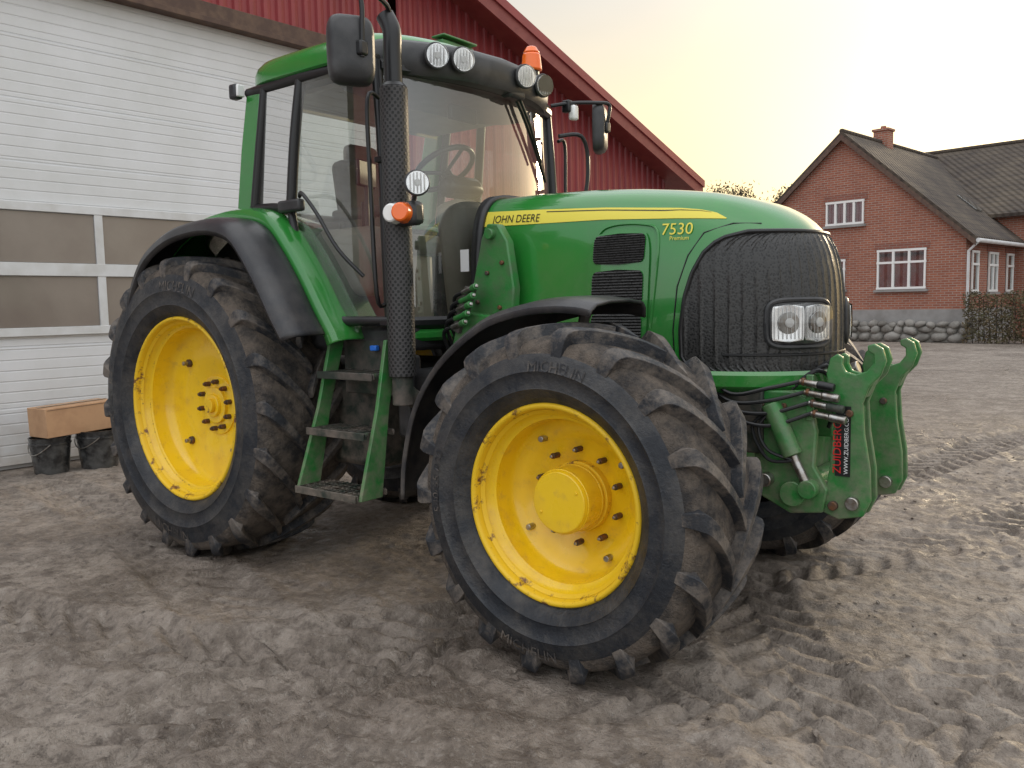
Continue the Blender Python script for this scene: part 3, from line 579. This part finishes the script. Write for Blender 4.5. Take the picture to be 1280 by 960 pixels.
# ------------------------------------------------------------ BARN
B=empty("red_barn",(-4.27,0,0),rad(-3))
def zr(y): return 8.2-.335*abs(y)
prof=[(0,0),(.06,0),(.075,.035),(.125,.035),(.14,0)]; y=-12.0; ys=[]
while y<12.2:
    for a,b in prof[:-1]: ys.append((y+a,b))
    y+=.2
DY0,DY1,DT=-6.0,4.7,4.8
def seg_wall(lo,y0,y1,nm):
    V=[];F=[]; L=[p for p in ys if y0<=p[0]<=y1]
    for yy,b in L: V+=[(b,yy,lo),(b,yy,zr(yy)-.05)]
    for i in range(len(L)-1): F.append((2*i,2*i+2,2*i+3,2*i+1))
    mk(nm,V,F,'redsheet',B)
seg_wall(DT+.2,DY0,DY1,"gable_siding_over_door"); seg_wall(.25,DY1+.1,12.1,"gable_siding_right"); seg_wall(.25,-12,DY0-.1,"gable_siding_left")
box("door_header_beam",(.10,-.7,DT+.11),(.2,11.2,.22),'wood',B,.01); box("door_rail",(.2,-.7,DT+.02),(.06,11.2,.06),'wood',B,.004)
box("corner_trim",(.03,DY1+.05,2.4),(.1,.12,4.8),'paint_red',B,.004)
box("sectional_door",(0.0,(DY0+DY1)/2,DT/2+.02),(.08,DY1-DY0-.02,DT-.04),'door',B,0)
box("foundation",(-.02,0,.12),(.09,24.2,.24),'plinth',B,0)
x0=.055
edges=[.51-1.32*i for i in range(5,-4,-1)]
edges=[e for e in edges if DY0+.1<e<DY1-.1]
for z0,z1 in((1.40,1.91),(2.05,2.55)):
    for a,b in zip(edges[:-1],edges[1:]):
        box("door_window_pane",(x0-.004,(a+b)/2,(z0+z1)/2),(.012,b-a-.09,z1-z0),'pane',B,0)
for e in edges: box("window_post",(x0+.006,e,1.975),(.03,.085,1.27),'whitef',B,.004)
for z,h in((1.355,.085),(1.98,.13),(2.60,.085)): box("window_rail",(x0+.008,(edges[0]+edges[-1])/2,z),(.036,edges[-1]-edges[0]+.09,h),'whitef',B,.004)
for s in(1,-1):
    L=12.75; V=[]
    for x in(.52,-26):
        V+=[(x,0,zr(0)+.02),(x,s*L,zr(L)+.02),(x,s*L,zr(L)-.10),(x,0,zr(0)-.10)]
    mk("roof_slope",V,[(0,1,2,3),(4,5,6,7),(0,1,5,4),(1,2,6,5),(2,3,7,6),(3,0,4,7)],'paint_red',B)
    V=[]
    for x in(.525,.575): V+=[(x,0,zr(0)+.08),(x,s*L,zr(L)+.08),(x,s*L,zr(L)-.24),(x,0,zr(0)-.24)]
    mk("verge_board",V,[(0,1,2,3),(4,5,6,7),(0,1,5,4),(1,2,6,5),(2,3,7,6),(3,0,4,7)],'paint_red',B)
    V=[]
    for x in(.577,.61): V+=[(x,0,zr(0)+.10),(x,s*(L+.01),zr(L)+.10),(x,s*(L+.01),zr(L)-.04),(x,0,zr(0)-.04)]
    mk("verge_flashing",V,[(0,1,2,3),(4,5,6,7),(0,1,5,4),(1,2,6,5),(2,3,7,6),(3,0,4,7)],'redsheet',B)
    box("side_wall",(-13,s*12.1,2.0),(26,.15,4.0),'redsheet',B,0)
box("back_wall",(-26,0,2),(.15,24,4),'redsheet',B,0)

# cardboard box + buckets
M['bucket']=mat("black_bucket",(.02,.02,.021),.22,0,.3,c2=(.09,.09,.088),ns=10,bump=(14,.45,.03))
def bucket(name,x,y,h,r):
    E=empty(name,(x,y,0)); rows=[]
    for z,q in((0,.82),(.01,.84),(h*.45,.93),(h*.8,1.0),(h*.81,1.04),(h*.86,1.04),(h*.87,1.0),(h,1.05),(h,1.0),(h*.5,.9),(.02,.8)):
        rows.append([(r*q*math.cos(2*math.pi*i/36),r*q*math.sin(2*math.pi*i/36),z) for i in range(36)])
    loft("shell",rows,'bucket',E,closed=True,caps=True)
    sweep("handle",[(r*1.05*math.cos(a),r*1.05*math.sin(a),h*.84-.10*math.sin((a+2.3)/1.9*math.pi)) for a in np.linspace(-2.3,-.4,14)],.005,'steel',E,6)
bucket("plastic_bucket",-3.72,-.33,.35,.18); bucket("plastic_bucket",-3.60,.08,.38,.20)
CB=empty("cardboard_box",(-3.70,-.10,.37),rad(5)); box("carton",(0,0,.14),(.32,.72,.28),'card',CB,.006,rot=(.03,0,0)); box("tape",(0,0,.2865),(.05,.70,.002),mat("tape",(.35,.24,.15),.3),CB,0,rot=(.03,0,0)); box("flap_seam",(.1615,0,.262),(.002,.68,.004),'wood',CB,0,rot=(.03,0,0))

# ------------------------------------------------------------ HOUSE
H=empty("brick_house",(-.61,27.33,0),rad(-8))
BX=[(0,1,2,3),(4,5,6,7),(0,1,5,4),(1,2,6,5),(2,3,7,6),(3,0,4,7)]
V=[];xm=-4.17
for y in(0,13): V+=[(-8.34,y,.7),(0,y,.7),(0,y,3.55),(xm,y,7.25),(-8.34,y,3.55)]
mk("main_walls",V,[(0,1,2,3,4),(5,6,7,8,9),(0,1,6,5),(1,2,7,6),(4,0,5,9)],'brick',H)
box("plinth",(-4.17,6.5,.55),(8.42,13.08,1.1),'plinth',H,.01)
def roofx(name,x0,x1,y0,y1,ze,zp,ov=.35):
    xm=(x0+x1)/2; sl=(zp-ze)/(x1-xm)
    for s,xe in((1,x1+ov),(-1,x0-ov)):
        V=[];z_e=ze-sl*ov
        for y in(y0,y1): V+=[(xm,y,zp+.22),(xe,y,z_e+.22),(xe,y,z_e+.08),(xm,y,zp+.08)]
        mk(name,V,BX,'tiles',H)
        V=[]
        for y in(y0-.02,y0+.03): V+=[(xm,y,zp+.1),(xe,y,z_e+.1),(xe,y,z_e-.08),(xm,y,zp-.1)]
        mk("bargeboard",V,BX,'wood',H)
roofx("main_roof",-8.34,0,-.22,13,3.55,7.25)
sweep("ridge_tiles",[(-4.17,-.2,7.47),(-4.17,9,7.47)],.09,'tiles',H,8)
V=[]
for x in(-9.5,5.5): V+=[(x,5.2,.0),(x,13.2,.0),(x,13.2,4.6),(x,9.2,7.5),(x,5.2,4.6)]
mk("wing_walls",V,[(0,1,2,3,4),(5,6,7,8,9),(0,1,6,5),(1,2,7,6),(4,0,5,9)],'brick',H)
for s,ye in((1,13.6),(-1,4.8)):
    V=[]
    for x in(-9.8,5.8): V+=[(x,9.2,7.72),(x,ye,4.53),(x,ye,4.40),(x,9.2,7.58)]
    mk("wing_roof",V,BX,'tiles',H)
sweep("wing_ridge",[(-9.8,9.2,7.74),(5.8,9.2,7.74)],.09,'tiles',H,8); box("wing_gutter",(3.5,4.75,4.45),(5,.12,.12),'whitef',H,.02)
box("chimney",(-4.17,3.4,7.5),(.55,.55,.8),'brick',H,.01); box("chimney_cap",(-4.17,3.4,7.93),(.65,.65,.1),'brick',H,.02); cyl("chimney_pot",(-4.17,3.4,7.95),(-4.17,3.4,8.1),.10,'brick',H)
sl=(7.25-3.55)/4.17
box("roof_light",(-1.3,4.3,3.55+sl*1.3+.26),(.9,.7,.06),'wglass',H,.01,rot=(0,math.atan(sl),0))
cyl("gutter",(.42,-.2,3.32),(.42,5.2,3.32),.07,'whitef',H); sweep("downpipe",[(.42,-.1,3.3),(.1,-.06,3.0),(.1,-.06,.7)],.045,'whitef',H,8)
cyl("vent_pipe",(2.0,9.2,7.7),(2.0,9.2,8.3),.04,'steel',H)
M['whitew']=mat("white_window_paint",(.78,.78,.76),.5); M['brickd']=brick("lintel_brick",(.27,.085,.055),(.2,.065,.045),(.25,.2,.17))
def win(u0,u1,z0,z1,n,face,rail=True,cur=True):
    def bx(nm,a,b,c_,d,off,th,m):
        if face=='g': box(nm,((a+b)/2,-off,(c_+d)/2),(b-a,th,d-c_),m,H,0)
        else: box(nm,(off,(a+b)/2,(c_+d)/2),(th,b-a,d-c_),m,H,0)
    bx("window_room",u0,u1,z0,z1,.004,.02,'dark'); w=(u1-u0)
    if cur:
        for k in range(n):
            a=u0+w*k/n+.05; bx("curtain",a,a+w/n*.32,z0+.05,z1-.05,.018,.004,'curtain'); bx("curtain",a+w/n-.10-w/n*.3,a+w/n-.10,z0+.05,z1-.05,.018,.004,'curtain')
    bx("window_glass",u0,u1,z0,z1,.028,.004,'wglass')
    for k in range(n+1): c=u0+w*k/n; e=.04; bx("window_mullion",max(c-e,u0-.02),min(c+e,u1+.02),z0-.02,z1+.02,.05,.05,'whitew')
    for z in((z0,z1,z0+(z1-z0)*.68) if rail else (z0,z1)): bx("window_rail",u0-.035,u1+.035,z-.038,z+.038,.055,.05,'whitew')
    bx("window_sill",u0-.1,u1+.1,z0-.13,z0-.05,.07,.14,'plinth')
    bx("window_lintel",u0-.12,u1+.12,z1+.05,z1+.26,.008,.03,'brickd')
win(-2.85,-1.25,1.85,3.15,3,'g'); win(-4.75,-3.4,4.2,4.98,4,'g',False); win(-5.35,-4.05,1.9,2.9,2,'g')
win(.5,1.1,1.7,3.0,1,'s',cur=False); win(2.2,3.1,1.7,3.0,2,'s'); win(4.2,4.9,1.7,3.0,1,'s')
S=empty("fieldstone_wall",(-.61,26.95,0),rad(-8)); box("core",(-6.5,.28,.30),(13,.35,.6),'mortar',S,.02)
bm=bmesh.new()
for row,(zz,rr_) in enumerate(((.17,.2),(.42,.17),(.60,.14))):
    x=-13.0+row*.13
    while x<0:
        w=rr_*random.uniform(.8,1.5); mtx=Matrix.Translation((x+w,random.uniform(-.02,.06)+.1,zz+random.uniform(-.04,.04)))@Matrix.Rotation(random.uniform(-.5,.5),4,'Y')@Matrix.Diagonal((w,.2,rr_*random.uniform(.75,1),1))
        r=bmesh.ops.create_icosphere(bm,subdivisions=2,radius=1,matrix=mtx)
        for v in r['verts']: v.co+=Vector((random.uniform(-.012,.012),)*3)
        x+=w*1.95
me=bpy.data.meshes.new("stones"); bm.to_mesh(me); bm.free(); me.materials.append(M['stone']); 
for p in me.polygons: p.use_smooth=True
o=bpy.data.objects.new("stones",me); COL.objects.link(o); o.parent=S

def leaves(name,P,size,m,parent,asp=1.0):
    n=len(P); a=rng.normal(size=(n,3)); a/=np.linalg.norm(a,axis=1)[:,None]; b=rng.normal(size=(n,3)); b-= (a*b).sum(1)[:,None]*a; b/=np.linalg.norm(b,axis=1)[:,None]
    s=size*rng.uniform(.5,1.3,n)[:,None]; V=np.stack([P-a*s,P+b*s*asp*.6,P+a*s,P-b*s*asp*.6],1).reshape(-1,3); F=np.arange(4*n).reshape(-1,4)
    me=bpy.data.meshes.new(name); me.from_pydata(V.tolist(),[],F.tolist()); me.materials.append(M[m]); o=bpy.data.objects.new(name,me); COL.objects.link(o); o.parent=parent; return o
HG=empty("garden_hedge",(-.5,26.35,0),rad(3))
n=16000; P=np.stack([rng.uniform(0,7,n),rng.uniform(0,.9,n),rng.uniform(.05,1.62,n)],1); P[:,2]+=.05*np.sin(P[:,0]*5)+rng.normal(0,.03,n); P[:,1]+=.05*np.sin(P[:,0]*9+P[:,2]*7)
leaves("twigs_and_leaves",P,.05,'hedge',HG,.7)
for i in range(40): 
    x=.1+i*.17; sweep("stem_%d"%i,[(x,.45,0),(x+random.uniform(-.1,.1),.45+random.uniform(-.2,.2),1.4)],.015,'bark',HG,5)
def tree(x,y,h,seed):
    E=empty("winter_tree",(x,y,0)); r=random.Random(seed)
    sweep("trunk",[(0,0,0),(.1,0,h*.35),(0,.1,h*.65)],0,'bark',E,7,rs=[.22,.17,.12]); C=[]
    for k in range(16):
        a=r.uniform(0,6.28); q=r.uniform(.2,1.5); z=h*r.uniform(.62,.94)-.25*q*q*.3
        p=Vector((math.cos(a)*q,math.sin(a)*q,z)); sweep("limb",[(0,.05,h*r.uniform(.4,.62)),p*.6+Vector((0,0,h*.28)),p,p+Vector((r.uniform(-.2,.2),0,h*.05))],0,'bark',E,4,rs=[.09,.06,.035,.015]); C.append(p)
    P=np.concatenate([np.array(list(p))+rng.normal(0,1,(330,3))*np.array([.42,.42,.28]) for p in C]); leaves("foliage",P,.10,'tree',E,.5)
for i,(x,y,h) in enumerate(((-17.2,42,7.6),(-15.0,41,8.0),(-13.0,42,7.9),(-11.2,43,8.1))): tree(x,y,h,i)

# ------------------------------------------------------------ GROUND
def vn(x,y,s):
    xi=np.floor(x);yi=np.floor(y);fx=x-xi;fy=y-yi;fx=fx*fx*(3-2*fx);fy=fy*fy*(3-2*fy)
    h=lambda a,b:np.modf(np.abs(np.sin(a*127.1+b*311.7+s*17.3)*43758.5453))[0]
    return (h(xi,yi)*(1-fx)+h(xi+1,yi)*fx)*(1-fy)+(h(xi,yi+1)*(1-fx)+h(xi+1,yi+1)*fx)*fy
def fbm(x,y,s,o=4):
    r=0;a=.5;t=0
    for i in range(o):
        c_,s_=math.cos(.6*i+.4),math.sin(.6*i+.4); r=r+a*vn((x*c_-y*s_)*2**i+i*7.3,(x*s_+y*c_)*2**i-i*3.1,s+i);t+=a;a*=.5
    return r/t
def axis(a,b,st,lim,g=1.10):
    c=list(np.arange(a,b,st)); d=st; x=c[-1]
    while x<lim: d*=g; x+=d; c.append(x)
    d=st; x=c[0]; pre=[]
    while x>-lim: d*=g; x-=d; pre.append(x)
    return np.array(pre[::-1]+c)
gx=axis(-3.8,6.4,.02,300); gy=axis(-3.4,6.2,.02,300); X,Y=np.meshgrid(gx,gy,indexing='ij')
Z=.05*(fbm(X*.35,Y*.35,1)-.5)
WX=X+.25*(fbm(X*1.3,Y*1.3,41)-.5); WY=Y+.25*(fbm(X*1.3,Y*1.3,47)-.5)
rough=.25+np.clip((fbm(X*.5,Y*.5,3)-.42)*3,0,1)*.45+.65*np.clip((X-1.8)/2.5,0,1)
lump=fbm(WX*6,WY*6,5,4); Z+=.055*np.clip(lump-.48,0,1)*rough
rid=1-np.abs(2*fbm(WX*3.2,WY*3.2,9,4)-1); Z+=.016*(rid**3)*rough
bil=np.abs(2*fbm(WX*10,WY*10,15,3)-1); Z+=.018*bil*rough
cr=fbm(X*24,Y*24,11,2); Z+=.010*(cr-.5)*(.5+rough)
cl=fbm(WX*15,WY*15,61,2); Z+=.030*np.clip(cl-.66,0,1)*(.3+rough)*2
def track(px,py,ang,w,amp,pitch,bend=0,seed=0):
    global Z
    ca,sa=math.cos(ang),math.sin(ang); s=(X-px)*ca+(Y-py)*sa; l=-(X-px)*sa+(Y-py)*ca-bend*s*s
    m=np.clip((w/2-np.abs(l))/.05,0,1)*np.clip(fbm(X*1.2,Y*1.2,20+seed)*3-.6,0,1)
    ph=(s+np.abs(l)*.9+.04*fbm(X*4,Y*4,31))/pitch+(l>0)*.5
    bars=np.clip(np.sin(2*np.pi*ph)*2.2,-1,1); Z=Z*(1-.6*m)+m*amp*(bars*.7-.9); Z+=amp*1.0*np.exp(-((np.abs(l)-w/2-.04)/.05)**2)*np.clip(fbm(X*2.5,Y*2.5,5)*2.4-.6,0,1)
track(3.6,1.5,rad(62),.5,.032,.2,.01,1); track(4.6,1.0,rad(75),.45,.034,.2,-.02,2); track(2.0,-1.9,rad(160),.5,.018,.2,.02,3); track(5.4,2.0,rad(95),.5,.032,.2,.01,4); track(4.4,-.6,rad(30),.5,.028,.2,.03,5); track(1.0,-2.6,rad(10),.45,.016,.2,-.02,6); track(3.0,3.4,rad(80),.5,.032,.2,0,7); track(4.0,-1.3,rad(120),.5,.024,.2,0.02,8)
for cx_,cy_ in((0,-.86),(2.86,-1.03),(0,.86),(2.86,1.03)):
    d=np.exp(-(((X-cx_)/.35)**2+((Y-cy_)/.38)**2)); Z=Z*(1-d)-.004*d+.026*np.exp(-((np.sqrt(((X-cx_)/.36)**2+((Y-cy_)/.36)**2)-1)/.18)**2)*fbm(X*6,Y*6,2)
far=np.clip((np.hypot(X-1,Y-1)-12)/12,0,1); Z=Z*(1-far)
wl=np.clip((-3.9-X)/.3,0,1); Z=Z*(1-wl)-.01*np.clip((-3.2-X)/.4,0,1)
nx,ny=X.shape; V=np.stack([X,Y,Z],-1).reshape(-1,3); I=np.arange(nx*ny).reshape(nx,ny); F=np.stack([I[:-1,:-1],I[1:,:-1],I[1:,1:],I[:-1,1:]],-1).reshape(-1,4)
me=bpy.data.meshes.new("ground"); me.vertices.add(len(V)); me.vertices.foreach_set("co",V.astype(np.float32).ravel()); me.loops.add(F.size); me.loops.foreach_set("vertex_index",F.astype(np.int32).ravel()); me.polygons.add(len(F)); me.polygons.foreach_set("loop_start",np.arange(0,F.size,4,dtype=np.int32)); me.update(calc_edges=True)
me.polygons.foreach_set("use_smooth",np.ones(len(F),dtype=bool)); me.materials.append(M['ground']); g=bpy.data.objects.new("ground",me); COL.objects.link(g)
bm=bmesh.new()
for i in range(1500):
    x=random.uniform(-3,6.2); y=random.uniform(-3.2,6); 
    if random.random()>.4+.6*(x>2.2): continue
    r=random.uniform(.004,.012)*(1.8 if random.random()<.06 else 1)
    ix=int(np.searchsorted(gx,x)); iy=int(np.searchsorted(gy,y)); z=float(Z[min(ix,nx-1),min(iy,ny-1)])
    q=bmesh.ops.create_icosphere(bm,subdivisions=1,radius=1,matrix=Matrix.Translation((x,y,z+r*.15))@Matrix.Rotation(random.uniform(0,3),4,'Z')@Matrix.Diagonal((r*random.uniform(.8,1.6),r,r*.6,1)))
    for v in q['verts']: v.co+=Vector((random.uniform(-1,1),random.uniform(-1,1),random.uniform(-1,1)))*r*.22
me=bpy.data.meshes.new("dirt_clods"); bm.to_mesh(me); bm.free(); me.materials.append(M['ground']); o=bpy.data.objects.new("dirt_clods",me); COL.objects.link(o)

# ------------------------------------------------------------ WORLD
W=bpy.data.worlds.new("World"); scene.world=W; W.use_nodes=True; n=W.node_tree.nodes; l=W.node_tree.links; n.clear()
AZ=rad(88); EL=rad(13)
sd=Vector((math.cos(AZ)*math.cos(EL),math.sin(AZ)*math.cos(EL),math.sin(EL)))
out=n.new("ShaderNodeOutputWorld"); add=n.new("ShaderNodeAddShader"); b1=n.new("ShaderNodeBackground"); b2=n.new("ShaderNodeBackground"); sky=n.new("ShaderNodeTexSky"); sky.sky_type='NISHITA'; sky.sun_disc=False; sky.sun_elevation=EL; sky.sun_rotation=rad(90)-AZ; sky.dust_density=2
b1.inputs[1].default_value=.05; l.new(sky.outputs[0],b1.inputs[0])
tc=n.new("ShaderNodeTexCoord"); sp_=n.new("ShaderNodeSeparateXYZ"); l.new(tc.outputs["Generated"],sp_.inputs[0])
def mr(src,a,b,c,d,sm=True):
    x=n.new("ShaderNodeMapRange"); x.interpolation_type='SMOOTHSTEP' if sm else 'LINEAR'
    for i,v in enumerate((a,b,c,d)): x.inputs[i+1].default_value=v
    l.new(src,x.inputs[0]); return x.outputs[0]
def mth(op,a,b):
    x=n.new("ShaderNodeMath"); x.operation=op
    for i,v in enumerate((a,b)):
        if isinstance(v,(int,float)): x.inputs[i].default_value=v
        else: l.new(v,x.inputs[i])
    return x.outputs[0]
def mx(f,a,b):
    x=n.new("ShaderNodeMix"); x.data_type='RGBA'
    for i,v in((0,f),(6,a),(7,b)):
        if isinstance(v,tuple): x.inputs[i].default_value=(*v,1)
        else: l.new(v,x.inputs[i])
    return x.outputs[2]
def dotv(v):
    d=n.new("ShaderNodeVectorMath"); d.operation='DOT_PRODUCT'; l.new(tc.outputs["Generated"],d.inputs[0]); d.inputs[1].default_value=tuple(v); return d.outputs["Value"]
ds=dotv(sd); zc_=sp_.outputs[2]
mp=n.new("ShaderNodeMapping"); mp.inputs["Scale"].default_value=(1.2,1.2,5); l.new(tc.outputs["Generated"],mp.inputs[0]); no=n.new("ShaderNodeTexNoise"); no.inputs["Scale"].default_value=1.6; no.inputs["Detail"].default_value=4; l.new(mp.outputs[0],no.inputs["Vector"])
base=mx(mr(no.outputs[0],.3,.7,0,1),(.56,.575,.595),(.66,.66,.655))
base=mx(mth('MULTIPLY',mr(ds,.15,.82,0,1),mr(zc_,.08,.46,1,0)),base,(.98,.70,.27))
core=mx(mth('MULTIPLY',mr(ds,.86,1,0,.85),mr(zc_,.0,.45,1,.2)),base,(1.08,.92,.56))
l.new(core,b2.inputs[0])
st=mth('ADD',mth('ADD',.92,mr(zc_,.42,.85,0,1.35)),mr(dotv((.6,-.8,.1)),-.1,.8,0,.8)); l.new(st,b2.inputs[1])  # sky strength lifted overhead and behind camera, out of view, as added fill light
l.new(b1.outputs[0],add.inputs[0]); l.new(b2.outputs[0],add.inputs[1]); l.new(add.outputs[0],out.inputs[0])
sn=bpy.data.lights.new("Sun",'SUN'); sn.energy=1.5; sn.angle=rad(9); sn.color=(1,.80,.54); so=bpy.data.objects.new("Sun",sn); COL.objects.link(so); so.rotation_euler=sd.to_track_quat('Z','Y').to_euler()

# ------------------------------------------------------------ CAMERA
cam=bpy.data.cameras.new("Camera"); co=bpy.data.objects.new("Camera",cam); COL.objects.link(co); scene.camera=co
ps,th,ro,fpx=2.2322,.0931,-.0195,1060
h=Vector((math.cos(ps),math.sin(ps),0)); r=Vector((math.sin(ps),-math.cos(ps),0)); z=Vector((0,0,1)); c=h*math.cos(th)-z*math.sin(th); u=h*math.sin(th)+z*math.cos(th)
r2=r*math.cos(ro)+u*math.sin(ro); u2=-r*math.sin(ro)+u*math.cos(ro)
R=Matrix((r2,u2,-c)).transposed().to_4x4(); co.matrix_world=Matrix.Translation((4.8126,-3.9937,1.5323))@R
cam.sensor_width=36; cam.lens=36*fpx/1280; cam.clip_end=2000; cam.clip_start=.05
